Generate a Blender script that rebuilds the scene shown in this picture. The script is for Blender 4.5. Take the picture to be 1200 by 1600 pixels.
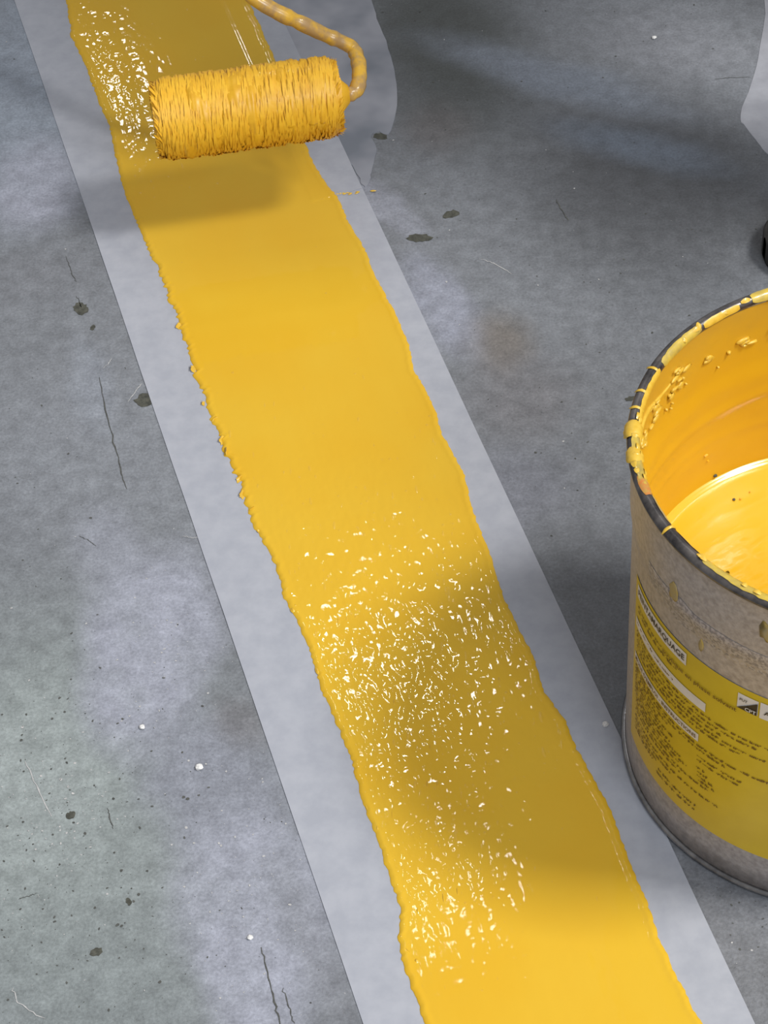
import bpy, bmesh, math, random
import numpy as np
from mathutils import Vector, Matrix

for o in list(bpy.data.objects):
    bpy.data.objects.remove(o)
scene = bpy.context.scene
COL = scene.collection
random.seed(7)
RNG = np.random.default_rng(7)

# ------------------------------------------------------------------ camera
F_PX, PITCH, ROLL, CAM_H = 3721.7, 0.82833, -0.066187, 1.42213
_fw = np.array([0, math.cos(PITCH), -math.sin(PITCH)])
_u0 = np.array([0, math.sin(PITCH), math.cos(PITCH)])
_r0 = np.array([1.0, 0, 0])
_r = math.cos(ROLL) * _r0 + math.sin(ROLL) * _u0
_u = -math.sin(ROLL) * _r0 + math.cos(ROLL) * _u0
cd = bpy.data.cameras.new('camera')
cd.sensor_fit = 'VERTICAL'
cd.sensor_height = 36.0
cd.lens = F_PX * 36.0 / 1600.0
cd.clip_start = 0.05
cam = bpy.data.objects.new('camera', cd)
COL.objects.link(cam)
cam.matrix_world = Matrix(((_r[0], _u[0], -_fw[0], 0), (_r[1], _u[1], -_fw[1], 0), (_r[2], _u[2], -_fw[2], CAM_H), (0, 0, 0, 1)))
scene.camera = cam

# ------------------------------------------------------------------ light
world = bpy.data.worlds.new('hall_ambience')
scene.world = world
world.use_nodes = True
bg = world.node_tree.nodes['Background']
bg.inputs['Color'].default_value = (1.0, 0.98, 0.96, 1)
bg.inputs['Strength'].default_value = 0.40

def area_lamp(name, target, azimuth, elevation, dist, sx, sy, power, colour):
    d = bpy.data.lights.new(name, 'AREA')
    d.shape = 'RECTANGLE'
    d.size, d.size_y = sx, sy
    d.energy = power
    d.color = colour
    o = bpy.data.objects.new(name, d)
    COL.objects.link(o)
    a, e = math.radians(azimuth), math.radians(elevation)
    v = Vector((math.cos(a) * math.cos(e), math.sin(a) * math.cos(e), math.sin(e)))
    o.location = Vector(target) + v * dist
    o.rotation_euler = v.to_track_quat('Z', 'Y').to_euler()
    return o

# a hall lamp high on the right, and a broad daylight opening behind the photographer
area_lamp('hall_lamp', (0.1, 1.3, 0), -16, 59, 5.0, 0.85, 0.85, 228, (1.0, 0.97, 0.92))
area_lamp('daylight_opening', (0.2, 1.3, 0), -70, 42, 5.5, 2.0, 1.5, 150, (0.92, 0.96, 1.0))
# the row of small bright lamps further down the hall whose images glitter in the wet paint
area_lamp('row_lamp', (0.01, 1.13, 0), 91, 51.5, 8.0, 0.26, 0.26, 14, (1.0, 0.97, 0.93))
area_lamp('row_lamp', (-0.27, 1.98, 0), 98, 37.5, 11.0, 0.30, 0.30, 15, (1.0, 0.97, 0.93))
area_lamp('row_lamp', (0.02, 0.95, 0), 90, 57.5, 7.2, 0.18, 0.18, 4.5, (1.0, 0.97, 0.93))

scene.view_settings.view_transform = 'Standard'
scene.view_settings.look = 'None'
scene.view_settings.exposure = -0.10
scene.view_settings.gamma = 1.0
scene.view_settings.use_curve_mapping = False

# ------------------------------------------------------------------ helpers
def at(px, py, z=0.0):
    """the place on the horizontal plane of height z that is seen at a pixel of the photograph"""
    d = (px - 600) * _r - (py - 800) * _u + F_PX * _fw
    t = (CAM_H - z) / -d[2]
    return np.array([d[0] * t, d[1] * t, z])

def link(o):
    COL.objects.link(o)
    return o

def mesh_obj(name, verts, faces, mat=None, parent=None, smooth=False):
    me = bpy.data.meshes.new(name)
    me.from_pydata([tuple(map(float, v)) for v in verts], [], faces)
    me.update()
    if mat:
        me.materials.append(mat)
    if smooth:
        me.polygons.foreach_set('use_smooth', [True] * len(me.polygons))
    o = link(bpy.data.objects.new(name, me))
    if parent:
        o.parent = parent
    return o

def grid_mesh(name, V, mat, parent=None, close_u=False, smooth=True):
    """V: array (rows, cols, 3)"""
    n, m = V.shape[:2]
    idx = np.arange(n * m).reshape(n, m)
    if close_u:
        idx = np.concatenate([idx, idx[:, :1]], 1)
    q = np.stack([idx[:-1, :-1], idx[:-1, 1:], idx[1:, 1:], idx[1:, :-1]], -1).reshape(-1, 4)
    me = bpy.data.meshes.new(name)
    me.vertices.add(n * m)
    me.vertices.foreach_set('co', V.reshape(-1).astype(np.float32))
    me.loops.add(q.size)
    me.loops.foreach_set('vertex_index', q.reshape(-1).astype(np.int32))
    me.polygons.add(len(q))
    me.polygons.foreach_set('loop_start', (np.arange(len(q)) * 4).astype(np.int32))
    me.polygons.foreach_set('loop_total', np.full(len(q), 4, np.int32))
    me.polygons.foreach_set('use_smooth', np.full(len(q), smooth))
    me.update(calc_edges=True)
    me.validate()
    me.materials.append(mat)
    o = link(bpy.data.objects.new(name, me))
    if parent:
        o.parent = parent
    return o

def tag(o, label=None, category=None, group=None, kind=None):
    if label: o['label'] = label
    if category: o['category'] = category
    if group: o['group'] = group
    if kind: o['kind'] = kind
    return o

def empty(name, loc=(0, 0, 0)):
    o = link(bpy.data.objects.new(name, None))
    o.location = loc
    o.empty_display_size = 0.05
    return o

def _hash(ix, iy, seed):
    n = (ix.astype(np.int64) * 374761393 + iy.astype(np.int64) * 668265263 + seed * 1442695041) & 0x7fffffff
    n = ((n ^ (n >> 13)) * 1274126177) & 0x7fffffff
    return ((n ^ (n >> 16)) & 0xffff) / 65535.0

def vnoise(x, y, seed=0):
    x = np.asarray(x, float); y = np.asarray(y, float)
    ix, iy = np.floor(x), np.floor(y)
    fx, fy = x - ix, y - iy
    fx = fx * fx * (3 - 2 * fx); fy = fy * fy * (3 - 2 * fy)
    a = _hash(ix, iy, seed); b = _hash(ix + 1, iy, seed)
    c = _hash(ix, iy + 1, seed); d = _hash(ix + 1, iy + 1, seed)
    return (a * (1 - fx) + b * fx) * (1 - fy) + (c * (1 - fx) + d * fx) * fy

def fbm(x, y, seed=0, octaves=4):
    s, amp, tot = 0, 1.0, 0
    for k in range(octaves):
        s = s + amp * vnoise(x * 2 ** k, y * 2 ** k, seed + 17 * k)
        tot += amp
        amp *= 0.5
    return s / tot

def smooth01(x):
    x = np.clip(x, 0, 1)
    return x * x * (3 - 2 * x)

# ------------------------------------------------------------------ materials
def new_mat(name):
    m = bpy.data.materials.new(name)
    m.use_nodes = True
    nt = m.node_tree
    return m, nt, nt.nodes['Principled BSDF']

def noise_node(nt, scale, detail=3, rough=0.5, coord=None, stretch=None):
    tc = nt.nodes.new('ShaderNodeTexCoord')
    n = nt.nodes.new('ShaderNodeTexNoise')
    n.inputs['Scale'].default_value = scale
    n.inputs['Detail'].default_value = detail
    n.inputs['Roughness'].default_value = rough
    src = tc.outputs[coord or 'Object']
    if stretch:
        mp = nt.nodes.new('ShaderNodeMapping')
        mp.inputs['Scale'].default_value = stretch
        nt.links.new(src, mp.inputs['Vector'])
        src = mp.outputs['Vector']
    nt.links.new(src, n.inputs['Vector'])
    return n

def ramp(nt, src, stops):
    r = nt.nodes.new('ShaderNodeValToRGB')
    el = r.color_ramp.elements
    while len(el) < len(stops):
        el.new(0.5)
    for e, (p, c) in zip(el, stops):
        e.position = p
        e.color = (*c, 1) if len(c) == 3 else c
    nt.links.new(src, r.inputs['Fac'])
    return r

def add_bump(nt, bsdf, src, strength, dist):
    b = nt.nodes.new('ShaderNodeBump')
    b.inputs['Strength'].default_value = strength
    b.inputs['Distance'].default_value = dist
    nt.links.new(src, b.inputs['Height'])
    prev = bsdf.inputs['Normal'].links
    if prev:
        nt.links.new(prev[0].from_socket, b.inputs['Normal'])
    nt.links.new(b.outputs['Normal'], bsdf.inputs['Normal'])
    return b

def two_tone(name, c1, c2, scale, rough=0.5, metallic=0.0, bump=0.0, bump_dist=0.001, detail=4, lo=0.35, hi=0.65, stretch=None, coat=0.0, spec=0.5):
    m, nt, b = new_mat(name)
    n = noise_node(nt, scale, detail, 0.6, stretch=stretch)
    r = ramp(nt, n.outputs['Fac'], [(lo, c1), (hi, c2)])
    nt.links.new(r.outputs['Color'], b.inputs['Base Color'])
    b.inputs['Roughness'].default_value = rough
    b.inputs['Metallic'].default_value = metallic
    b.inputs['Specular IOR Level'].default_value = spec
    if coat:
        b.inputs['Coat Weight'].default_value = coat
        b.inputs['Coat Roughness'].default_value = 0.05
    if bump:
        add_bump(nt, b, n.outputs['Fac'], bump, bump_dist)
    return m

YEL = (0.640, 0.396, 0.027)
YEL2 = (0.63, 0.36, 0.017)

def wet_paint(name, c1=YEL, c2=YEL2, rough=0.22, bump=0.15, scale=260, coat=0.6, spec=0.5, crough=0.04):
    m, nt, b = new_mat(name)
    n = noise_node(nt, 9, 3)
    r = ramp(nt, n.outputs['Fac'], [(0.35, c1), (0.68, c2)])
    nt.links.new(r.outputs['Color'], b.inputs['Base Color'])
    b.inputs['Roughness'].default_value = rough
    b.inputs['Coat Weight'].default_value = coat
    b.inputs['Coat Roughness'].default_value = crough
    b.inputs['Specular IOR Level'].default_value = spec
    n2 = noise_node(nt, scale, 2)
    add_bump(nt, b, n2.outputs['Fac'], bump, 0.0012)
    return m

M = {}
# concrete: the vertex colour carries the slab's patches plus some painted shade and sheen, the nodes the grain, pores and fine relief
m, nt, b = new_mat('concrete')
at_ = nt.nodes.new('ShaderNodeVertexColor'); at_.layer_name = 'slab'
n1 = noise_node(nt, 420, 4, 0.65)
r1 = ramp(nt, n1.outputs['Fac'], [(0.30, (0.80, 0.80, 0.80)), (0.70, (1.18, 1.18, 1.18))])
n2 = noise_node(nt, 60, 5, 0.7)
r2 = ramp(nt, n2.outputs['Fac'], [(0.30, (0.76, 0.76, 0.76)), (0.70, (1.20, 1.20, 1.20))])
mx = nt.nodes.new('ShaderNodeMix'); mx.data_type = 'RGBA'; mx.blend_type = 'MULTIPLY'; mx.inputs['Factor'].default_value = 1
mx2 = nt.nodes.new('ShaderNodeMix'); mx2.data_type = 'RGBA'; mx2.blend_type = 'MULTIPLY'; mx2.inputs['Factor'].default_value = 1
nt.links.new(at_.outputs['Color'], mx.inputs[6]); nt.links.new(r1.outputs['Color'], mx.inputs[7])
nt.links.new(mx.outputs[2], mx2.inputs[6]); nt.links.new(r2.outputs['Color'], mx2.inputs[7])
nt.links.new(mx2.outputs[2], b.inputs['Base Color'])
rr = ramp(nt, n2.outputs['Fac'], [(0.3, (0.42, 0.42, 0.42)), (0.7, (0.62, 0.62, 0.62))])
nt.links.new(rr.outputs['Color'], b.inputs['Roughness'])
b.inputs['Specular IOR Level'].default_value = 0.4
add_bump(nt, b, n1.outputs['Fac'], 0.25, 0.0008)
add_bump(nt, b, n2.outputs['Fac'], 0.25, 0.003)
M['concrete'] = m

M['filler'] = two_tone('floor_filler', (0.26, 0.268, 0.305), (0.32, 0.33, 0.37), 40, 0.5, bump=0.15, bump_dist=0.001)
M['filler_blue'] = two_tone('floor_filler_blue', (0.15, 0.168, 0.205), (0.29, 0.30, 0.345), 11, 0.5, bump=0.15, bump_dist=0.001, detail=3, lo=0.36, hi=0.60)
M['pit'] = two_tone('pit_dark', (0.05, 0.052, 0.05), (0.09, 0.092, 0.085), 300, 0.8)
M['chip'] = two_tone('chip_dark', (0.035, 0.037, 0.03), (0.085, 0.086, 0.07), 220, 0.8)
M['crumb'] = two_tone('crumb_pale', (0.55, 0.55, 0.56), (0.75, 0.75, 0.74), 400, 0.7)
M['scratch'] = two_tone('scratch_pale', (0.36, 0.36, 0.37), (0.48, 0.48, 0.48), 300, 0.6)
M['tape'] = two_tone('masking_tape_paper', (0.318, 0.335, 0.388), (0.362, 0.378, 0.43), 55, 0.55, bump=0.12, bump_dist=0.0008, spec=0.35)
M['stripe'] = wet_paint('stripe_paint', YEL, (0.635, 0.372, 0.020), rough=0.5, bump=0.04, scale=330, coat=0.35, spec=0.1)
M['bubble'] = wet_paint('bubble_paint', YEL, YEL2, rough=0.4, bump=0.0, coat=0.9, spec=0.2, crough=0.09)
M['liquid'] = wet_paint('liquid_paint', (0.72, 0.445, 0.026), (0.68, 0.41, 0.02), rough=0.15, bump=0.05, scale=60, coat=0.8)
M['film'] = wet_paint('film_paint', (0.66, 0.37, 0.010), (0.60, 0.32, 0.008), rough=0.38, bump=0.10, scale=90, coat=0.12)
_m, _nt, _b = M['film'], M['film'].node_tree, M['film'].node_tree.nodes['Principled BSDF']
_tc = _nt.nodes.new('ShaderNodeTexCoord'); _sx = _nt.nodes.new('ShaderNodeSeparateXYZ')
_nt.links.new(_tc.outputs['Object'], _sx.inputs[0])
_nz = noise_node(_nt, 40, 4, 0.6)
_ma = _nt.nodes.new('ShaderNodeMath'); _ma.operation = 'MULTIPLY_ADD'; _ma.inputs[1].default_value = 0.05
_nt.links.new(_nz.outputs['Fac'], _ma.inputs[0]); _nt.links.new(_sx.outputs['Z'], _ma.inputs[2])
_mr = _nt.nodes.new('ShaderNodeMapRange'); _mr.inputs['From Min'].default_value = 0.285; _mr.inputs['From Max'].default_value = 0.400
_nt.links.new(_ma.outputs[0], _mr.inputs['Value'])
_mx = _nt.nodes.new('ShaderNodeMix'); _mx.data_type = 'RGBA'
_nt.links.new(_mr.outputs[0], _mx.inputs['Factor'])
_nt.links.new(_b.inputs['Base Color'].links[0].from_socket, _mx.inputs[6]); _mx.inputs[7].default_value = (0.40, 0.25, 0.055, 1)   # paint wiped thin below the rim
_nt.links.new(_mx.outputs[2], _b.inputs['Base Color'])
M['clot'] = two_tone('dried_paint', (0.66, 0.43, 0.05), (0.58, 0.36, 0.03), 200, 0.4, coat=0.3)
M['rust'] = two_tone('rusty_paint', (0.50, 0.16, 0.03), (0.42, 0.24, 0.05), 300, 0.6)
M['rim_paint'] = two_tone('rim_paint', (0.56, 0.40, 0.05), (0.36, 0.27, 0.07), 110, 0.35, coat=0.4, lo=0.38, hi=0.68)
M['smear'] = two_tone('smeared_paint', (0.40, 0.28, 0.06), (0.33, 0.26, 0.14), 120, 0.5)
M['nap'] = two_tone('wet_nap', (0.86, 0.50, 0.028), (0.76, 0.40, 0.014), 60, 0.5, coat=0.05, lo=0.3, hi=0.7)
M['nap_core'] = two_tone('wet_nap_core', (0.66, 0.34, 0.010), (0.76, 0.42, 0.018), 70, 0.4)
M['wire'] = two_tone('painted_wire', (0.72, 0.42, 0.035), (0.42, 0.26, 0.10), 70, 0.35, coat=0.3, lo=0.42, hi=0.62)
M['grip'] = two_tone('roller_grip', (0.03, 0.03, 0.035), (0.05, 0.05, 0.055), 90, 0.5)
M['tin'] = two_tone('tinplate', (0.30, 0.275, 0.27), (0.44, 0.41, 0.405), 240, 0.42, metallic=0.35, bump=0.12, bump_dist=0.0006, detail=5)
M['rim'] = two_tone('rim_metal', (0.05, 0.047, 0.05), (0.20, 0.185, 0.18), 60, 0.35, metallic=0.7)
M['chime'] = two_tone('chime_metal', (0.16, 0.16, 0.17), (0.30, 0.30, 0.31), 80, 0.28, metallic=0.9)
M['spangle'] = two_tone('bare_zinc', (0.22, 0.22, 0.27), (0.43, 0.43, 0.50), 420, 0.4, metallic=0.45, detail=2, lo=0.4, hi=0.6)
M['label'] = two_tone('label_yellow', (0.58, 0.42, 0.022), (0.54, 0.385, 0.018), 40, 0.38, spec=0.4)
M['white'] = two_tone('label_white', (0.62, 0.58, 0.54), (0.68, 0.64, 0.60), 60, 0.45)
M['ink'] = two_tone('label_ink', (0.012, 0.008, 0.008), (0.02, 0.014, 0.012), 60, 0.5)
M['brown_ink'] = two_tone('label_small_ink', (0.11, 0.055, 0.004), (0.15, 0.075, 0.006), 60, 0.5)
M['shoe'] = two_tone('shoe_leather', (0.075, 0.06, 0.055), (0.11, 0.09, 0.08), 90, 0.55, bump=0.2)
M['sole'] = two_tone('shoe_sole', (0.012, 0.012, 0.012), (0.022, 0.021, 0.02), 70, 0.6)

# ------------------------------------------------------------------ floor
def lines(a, b, c, d, fine):
    left = a + (b - a) * (1 - np.linspace(1, 0, 12, endpoint=False) ** 2)
    right = c + (d - c) * np.linspace(0, 1, 13)[1:] ** 2
    return np.concatenate([left[:-1], np.arange(b, c, fine), right])
gx = lines(-4.0, -0.46, 0.52, 4.0, 0.003)
gy = lines(-3.0, 0.74, 2.16, 7.0, 0.003)
X, Y = np.meshgrid(gx, gy)
fine_zone = (X > -0.46) & (X < 0.52) & (Y > 0.74) & (Y < 2.16)
wx = X + 0.020 * (fbm(X * 22, Y * 22, 3) - 0.5)
wy = Y + 0.020 * (fbm(X * 22, Y * 22, 5) - 0.5)

def blob(px, py, rx, ry, ang=0.0, hard=1.0):
    c = at(px, py)
    a = math.radians(ang)
    dx, dy = wx - c[0], wy - c[1]
    u = (dx * math.cos(a) + dy * math.sin(a)) / rx
    v = (-dx * math.sin(a) + dy * math.cos(a)) / ry
    return smooth01((1.25 - np.sqrt(u * u + v * v)) * hard)

colr = np.zeros(X.shape + (3,))
base = np.array([0.172, 0.180, 0.190])
colr[:] = base
g = fbm(X * 6, Y * 6, 11)
colr *= (0.86 + 0.28 * g)[..., None]
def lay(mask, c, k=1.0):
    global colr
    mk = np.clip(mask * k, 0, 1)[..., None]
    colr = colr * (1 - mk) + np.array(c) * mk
FIL = (0.300, 0.308, 0.350)
tex = 0.55 + 0.75 * fbm(X * 45, Y * 45, 21)
# greenish open-pored concrete, lower left; bluish smoother skin, upper left
lay(blob(60, 1270, 0.17, 0.24, 10), (0.235, 0.262, 0.248), 0.85)
lay(blob(40, 1230, 0.07, 0.11, 0), (0.30, 0.33, 0.315), 0.6 * tex)
lay(blob(150, 1560, 0.12, 0.10, 0), (0.20, 0.222, 0.215), 0.6)
lay(blob(40, 120, 0.10, 0.24, 0), (0.245, 0.275, 0.315), 0.85)
lay(blob(55, 285, 0.055, 0.075, 0), (0.32, 0.325, 0.375), 0.8 * tex)
lay(blob(20, 430, 0.10, 0.05, 0), (0.165, 0.170, 0.180), 0.7)
lay(blob(90, 700, 0.12, 0.10, 0), (0.215, 0.225, 0.240), 0.6)
# strokes of filler left of the stripe
lay(blob(235, 1010, 0.055, 0.105, -8, 1.6), FIL, 0.95 * tex)
lay(blob(170, 860, 0.035, 0.06, 10), FIL, 0.5)
lay(blob(330, 1230, 0.055, 0.09, 20, 1.2), (0.225, 0.232, 0.265), 0.8)
lay(blob(400, 1420, 0.060, 0.085, 18, 1.6), FIL, 0.9 * tex)
lay(blob(400, 1560, 0.035, 0.06, 18, 1.4), FIL, 0.8 * tex)
lay(blob(140, 600, 0.02, 0.07, 12), (0.235, 0.25, 0.275), 0.7)
lay(blob(375, 1125, 0.022, 0.03, 20), (0.14, 0.13, 0.13), 0.5)
lay(blob(500, 1500, 0.02, 0.10, 20), (0.19, 0.195, 0.21), 0.6)
# right of the stripe
lay(blob(690, 60, 0.10, 0.20, 10), (0.062, 0.067, 0.062), 0.9)  # dark unsealed concrete, deepened with painted cast shade
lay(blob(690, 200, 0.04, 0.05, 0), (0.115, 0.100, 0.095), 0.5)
lay(blob(1020, 300, 0.16, 0.17, 35), (0.068, 0.070, 0.074), 0.9)  # shadow behind the bucket, painted into the slab colour
lay(blob(860, 120, 0.035, 0.16, 58), (0.185, 0.205, 0.235), 0.9)  # bluish sheen between the leg shadows, painted as a lighter band
lay(blob(1050, 70, 0.07, 0.10, 60), (0.185, 0.188, 0.20), 0.6)  # lit gap between the shadows, painted lighter
lay(blob(1000, 230, 0.03, 0.10, 62), (0.155, 0.18, 0.215), 0.8)  # painted sheen continued towards the bucket
lay(blob(690, 480, 0.030, 0.085, 22, 1.3), (0.270, 0.280, 0.325), 0.85 * tex)
lay(blob(600, 320, 0.02, 0.06, 30, 1.3), (0.28, 0.288, 0.325), 0.7 * tex)
lay(blob(780, 540, 0.035, 0.045, 0), (0.165, 0.148, 0.130), 0.9)
lay(blob(810, 620, 0.06, 0.06, 0), (0.165, 0.158, 0.162), 0.6)
lay(blob(800, 760, 0.06, 0.06, 0), (0.175, 0.18, 0.205), 0.7)
lay(blob(1090, 1500, 0.10, 0.12, 20), (0.16, 0.162, 0.17), 0.7)
Z = np.where(fine_zone, 0.0006 * (fbm(X * 30, Y * 30, 31) - 0.6), -0.0002)
Z = np.minimum(Z, 0)
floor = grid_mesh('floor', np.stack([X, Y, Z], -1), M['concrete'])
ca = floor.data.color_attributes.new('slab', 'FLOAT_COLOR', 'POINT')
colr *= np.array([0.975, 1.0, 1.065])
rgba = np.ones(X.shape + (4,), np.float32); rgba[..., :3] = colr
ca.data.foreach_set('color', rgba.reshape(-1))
tag(floor, 'grey worn concrete floor with pale filler patches', kind='structure')

def flat_piece(name, pts, mat, parent, z0, z1, inset=0.0):
    """thin solid plate from a closed outline in the plane"""
    P = np.array([[p[0], p[1]] for p in pts])
    area = 0.5 * np.sum(P[:, 0] * np.roll(P[:, 1], -1) - np.roll(P[:, 0], -1) * P[:, 1])
    if area < 0: P = P[::-1]
    n = len(P); c = P.mean(0)
    Q = P + (c - P) / (np.linalg.norm(c - P, axis=1)[:, None] + 1e-9) * inset
    v = [(x, y, z0) for x, y in P] + [(x, y, z1) for x, y in Q]
    f = [tuple(range(n, 2 * n))] + [(i, (i + 1) % n, n + (i + 1) % n, n + i) for i in range(n)]
    return mesh_obj(name, v, f, mat, parent)

def densify(pts, n=4, wob=0.0, seed=1, closed=True):
    P = np.array(pts, float); k = len(P); out = []
    for i in range(k if closed else k - 1):
        p0, p1, p2, p3 = P[(i - 1) % k], P[i], P[(i + 1) % k], P[(i + 2) % k]
        for j in range(n):
            t = j / n
            out.append(0.5 * ((2 * p1) + (-p0 + p2) * t + (2 * p0 - 5 * p1 + 4 * p2 - p3) * t * t + (-p0 + 3 * p1 - 3 * p2 + p3) * t ** 3))
    out = np.array(out)
    if wob:
        r = np.random.default_rng(seed)
        out = out + r.normal(0, wob, out.shape)
    return out

lobe = [(420, -60), (560, -70), (578, -10), (590, 30), (607, 75), (619, 120), (621, 165), (611, 205), (603, 211), (590, 206), (580, 214), (586, 226), (588, 240), (580, 270), (577, 285), (568, 292), (552, 262), (520, 215), (470, 110)]
flat_piece('filler_patch', [at(*p)[:2] for p in densify(lobe, 4, 0.5)], M['filler_blue'], floor, -0.001, 0.0005, 0.0008)
corner = [(1204, -40), (1196, 20), (1184, 90), (1172, 132), (1156, 180), (1165, 200), (1184, 224), (1200, 243), (1240, 270), (1330, 250), (1340, -40)]
flat_piece('filler_patch', [at(*p)[:2] for p in densify(corner, 4, 0.4, 3)], M['filler'], floor, -0.001, 0.0005, 0.0008)

# chips knocked out of the slab, cracks, scratches
def chip(px, py, w, h, ang, seed):
    r = np.random.default_rng(seed); n = 18
    c = at(px, py); a = math.radians(ang); pts = []
    for i in range(n):
        t = 2 * math.pi * i / n
        k = 1 + r.uniform(-0.22, 0.15) + 0.2 * math.sin(2 * t + seed) 
        x, y = w / 2 * k * math.cos(t), h / 2 * k * math.sin(t)
        pts.append((c[0] + x * math.cos(a) - y * math.sin(a), c[1] + x * math.sin(a) + y * math.cos(a)))
    flat_piece('chip', pts, M['chip'], floor, -0.001, 0.0003)
chip(655, 372, 0.020, 0.013, -15, 1)
chip(704, 335, 0.014, 0.012, 30, 2)
chip(594, 213, 0.011, 0.012, 30, 3)
chip(126, 482, 0.014, 0.014, 0, 4)
chip(226, 624, 0.020, 0.014, 0, 5)
chip(145, 512, 0.005, 0.006, 0, 6)
chip(110, 1274, 0.006, 0.008, 0, 7)
chip(150, 1488, 0.008, 0.008, 20, 8)
chip(201, 1409, 0.004, 0.006, 0, 9)
chip(1183, 126, 0.006, 0.006, 0, 12)
chip(985, 623, 0.008, 0.006, 0, 13)

def streak(name, pts, w, mat, seed=0):
    r = np.random.default_rng(seed)
    P = np.array([at(*p)[:2] for p in pts])
    t = np.linspace(0, 1, len(P)); tt = np.linspace(0, 1, len(P) * 5)
    Q = np.stack([np.interp(tt, t, P[:, 0]), np.interp(tt, t, P[:, 1])], 1) + r.normal(0, 0.0004, (len(tt), 2))
    d = np.gradient(Q, axis=0); d /= np.linalg.norm(d, axis=1)[:, None]
    nrm = np.stack([-d[:, 1], d[:, 0]], 1)
    ww = w * 0.36 * np.clip(np.sin(np.pi * (0.04 + 0.92 * tt)) ** 0.4, 0, 1) * r.uniform(0.5, 1.2, len(tt))
    A, B = Q + nrm * ww[:, None], Q - nrm * ww[:, None]
    n = len(tt)
    v = [(*p, 0.0003) for p in A] + [(*p, 0.0003) for p in B]
    mesh_obj(name, v, [(i, n + i, n + i + 1, i + 1) for i in range(n - 1)], mat, floor)
streak('crack', [(155, 590), (165, 640), (178, 690), (190, 740), (198, 765)], 0.0016, M['pit'], 1)
streak('crack', [(408, 1480), (420, 1530), (430, 1570), (440, 1610)], 0.0018, M['pit'], 2)
streak('crack', [(868, 310), (876, 325), (888, 346)], 0.0015, M['pit'], 3)
streak('crack', [(1117, 124), (1140, 122), (1172, 120)], 0.0010, M['pit'], 4)
streak('crack', [(168, 1262), (172, 1280), (178, 1295)], 0.0014, M['pit'], 5)
streak('crack', [(442, 1545), (452, 1575), (460, 1600)], 0.0012, M['pit'], 6)
streak('crack', [(103, 400), (112, 425), (120, 440)], 0.0011, M['pit'], 7)
streak('crack', [(120, 462), (124, 472), (128, 482)], 0.0012, M['pit'], 8)
streak('crack', [(125, 838), (138, 845), (150, 853)], 0.0010, M['pit'], 9)
streak('crack', [(30, 1405), (44, 1400), (58, 1396)], 0.0010, M['pit'], 10)
streak('scratch', [(752, 405), (775, 413), (800, 428)], 0.0014, M['scratch'], 5)
streak('scratch', [(20, 1545), (28, 1568), (70, 1592)], 0.0012, M['scratch'], 6)
streak('scratch', [(200, 628), (212, 612), (222, 600)], 0.0014, M['scratch'], 7)
streak('scratch', [(163, 575), (170, 568), (175, 560)], 0.0010, M['scratch'], 8)
streak('scratch', [(40, 1190), (60, 1235), (80, 1275)], 0.0016, M['scratch'], 9)
streak('scratch', [(285, 838), (300, 840), (314, 840)], 0.0010, M['scratch'], 10)

# pores and grit of the slab: countless, so one object each
def scatter_flakes(name, mat, spots, smin, smax, z, seed):
    r = np.random.default_rng(seed); v, f = [], []
    for px, py in spots:
        c = at(px, py); s = smin + (smax - smin) * r.random() ** 3; n = 6; k0 = len(v)
        a0 = r.uniform(0, 6.28); el = r.uniform(0.4, 1.0)
        for i in range(n):
            t = 2 * math.pi * i / n; q = s * r.uniform(0.6, 1.1)
            x, y = q * math.cos(t), q * math.sin(t) * el
            v.append((c[0] + x * math.cos(a0) - y * math.sin(a0), c[1] + x * math.sin(a0) + y * math.cos(a0), z))
        f.append(tuple(range(k0, k0 + n)))
    o = mesh_obj(name, v, f, mat, floor)
    tag(o, kind='stuff')
    return o
r = np.random.default_rng(5)
sp = [(r.normal(110, 110), r.normal(1310, 170)) for _ in range(300)]
sp += [(r.uniform(-40, 520), r.uniform(0, 1640)) for _ in range(260)]
sp += [(r.uniform(560, 1240), r.uniform(-20, 860)) for _ in range(330)]
sp += [(r.uniform(1060, 1240), r.uniform(1350, 1640)) for _ in range(50)]
scatter_flakes('pores', M['pit'], sp, 0.0004, 0.0016, 0.0002, 1)
sp = [(r.normal(265, 50), r.normal(1010, 70)) for _ in range(80)] + [(r.normal(390, 55), r.normal(1370, 90)) for _ in range(110)]
sp += [(r.uniform(-40, 1240), r.uniform(-20, 1640)) for _ in range(240)] + [(r.normal(80, 60), r.normal(1250, 100)) for _ in range(160)]
scatter_flakes('specks', M['scratch'], sp, 0.0004, 0.0014, 0.00025, 2)
# pale crumbs lying on the slab
def crumb(px, py, s, seed, label):
    bm = bmesh.new(); bmesh.ops.create_icosphere(bm, subdivisions=2, radius=s)
    rr_ = random.Random(seed)
    for v in bm.verts: v.co *= rr_.uniform(0.75, 1.1); v.co.z *= 0.6
    me = bpy.data.meshes.new('crumb'); bm.to_mesh(me); bm.free(); me.materials.append(M['crumb'])
    o = link(bpy.data.objects.new('crumb', me)); c = at(px, py); o.location = (c[0], c[1], s * 0.45)
    tag(o, label, 'crumb', 'pale crumbs on the slab')
crumb(311, 1200, 0.0032, 1, 'largest pale crumb on the grey floor left of the stripe')
crumb(222, 1137, 0.0024, 2, 'small pale crumb just below the round filler patch, left floor')
crumb(391, 1466, 0.0022, 3, 'small pale crumb near the dark crack at the bottom left')
crumb(1022, 60, 0.0026, 4, 'small pale crumb on the floor near the top right')
crumb(946, 1133, 0.0026, 5, 'tiny pale crumb on the right tape beside the bucket')

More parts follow.
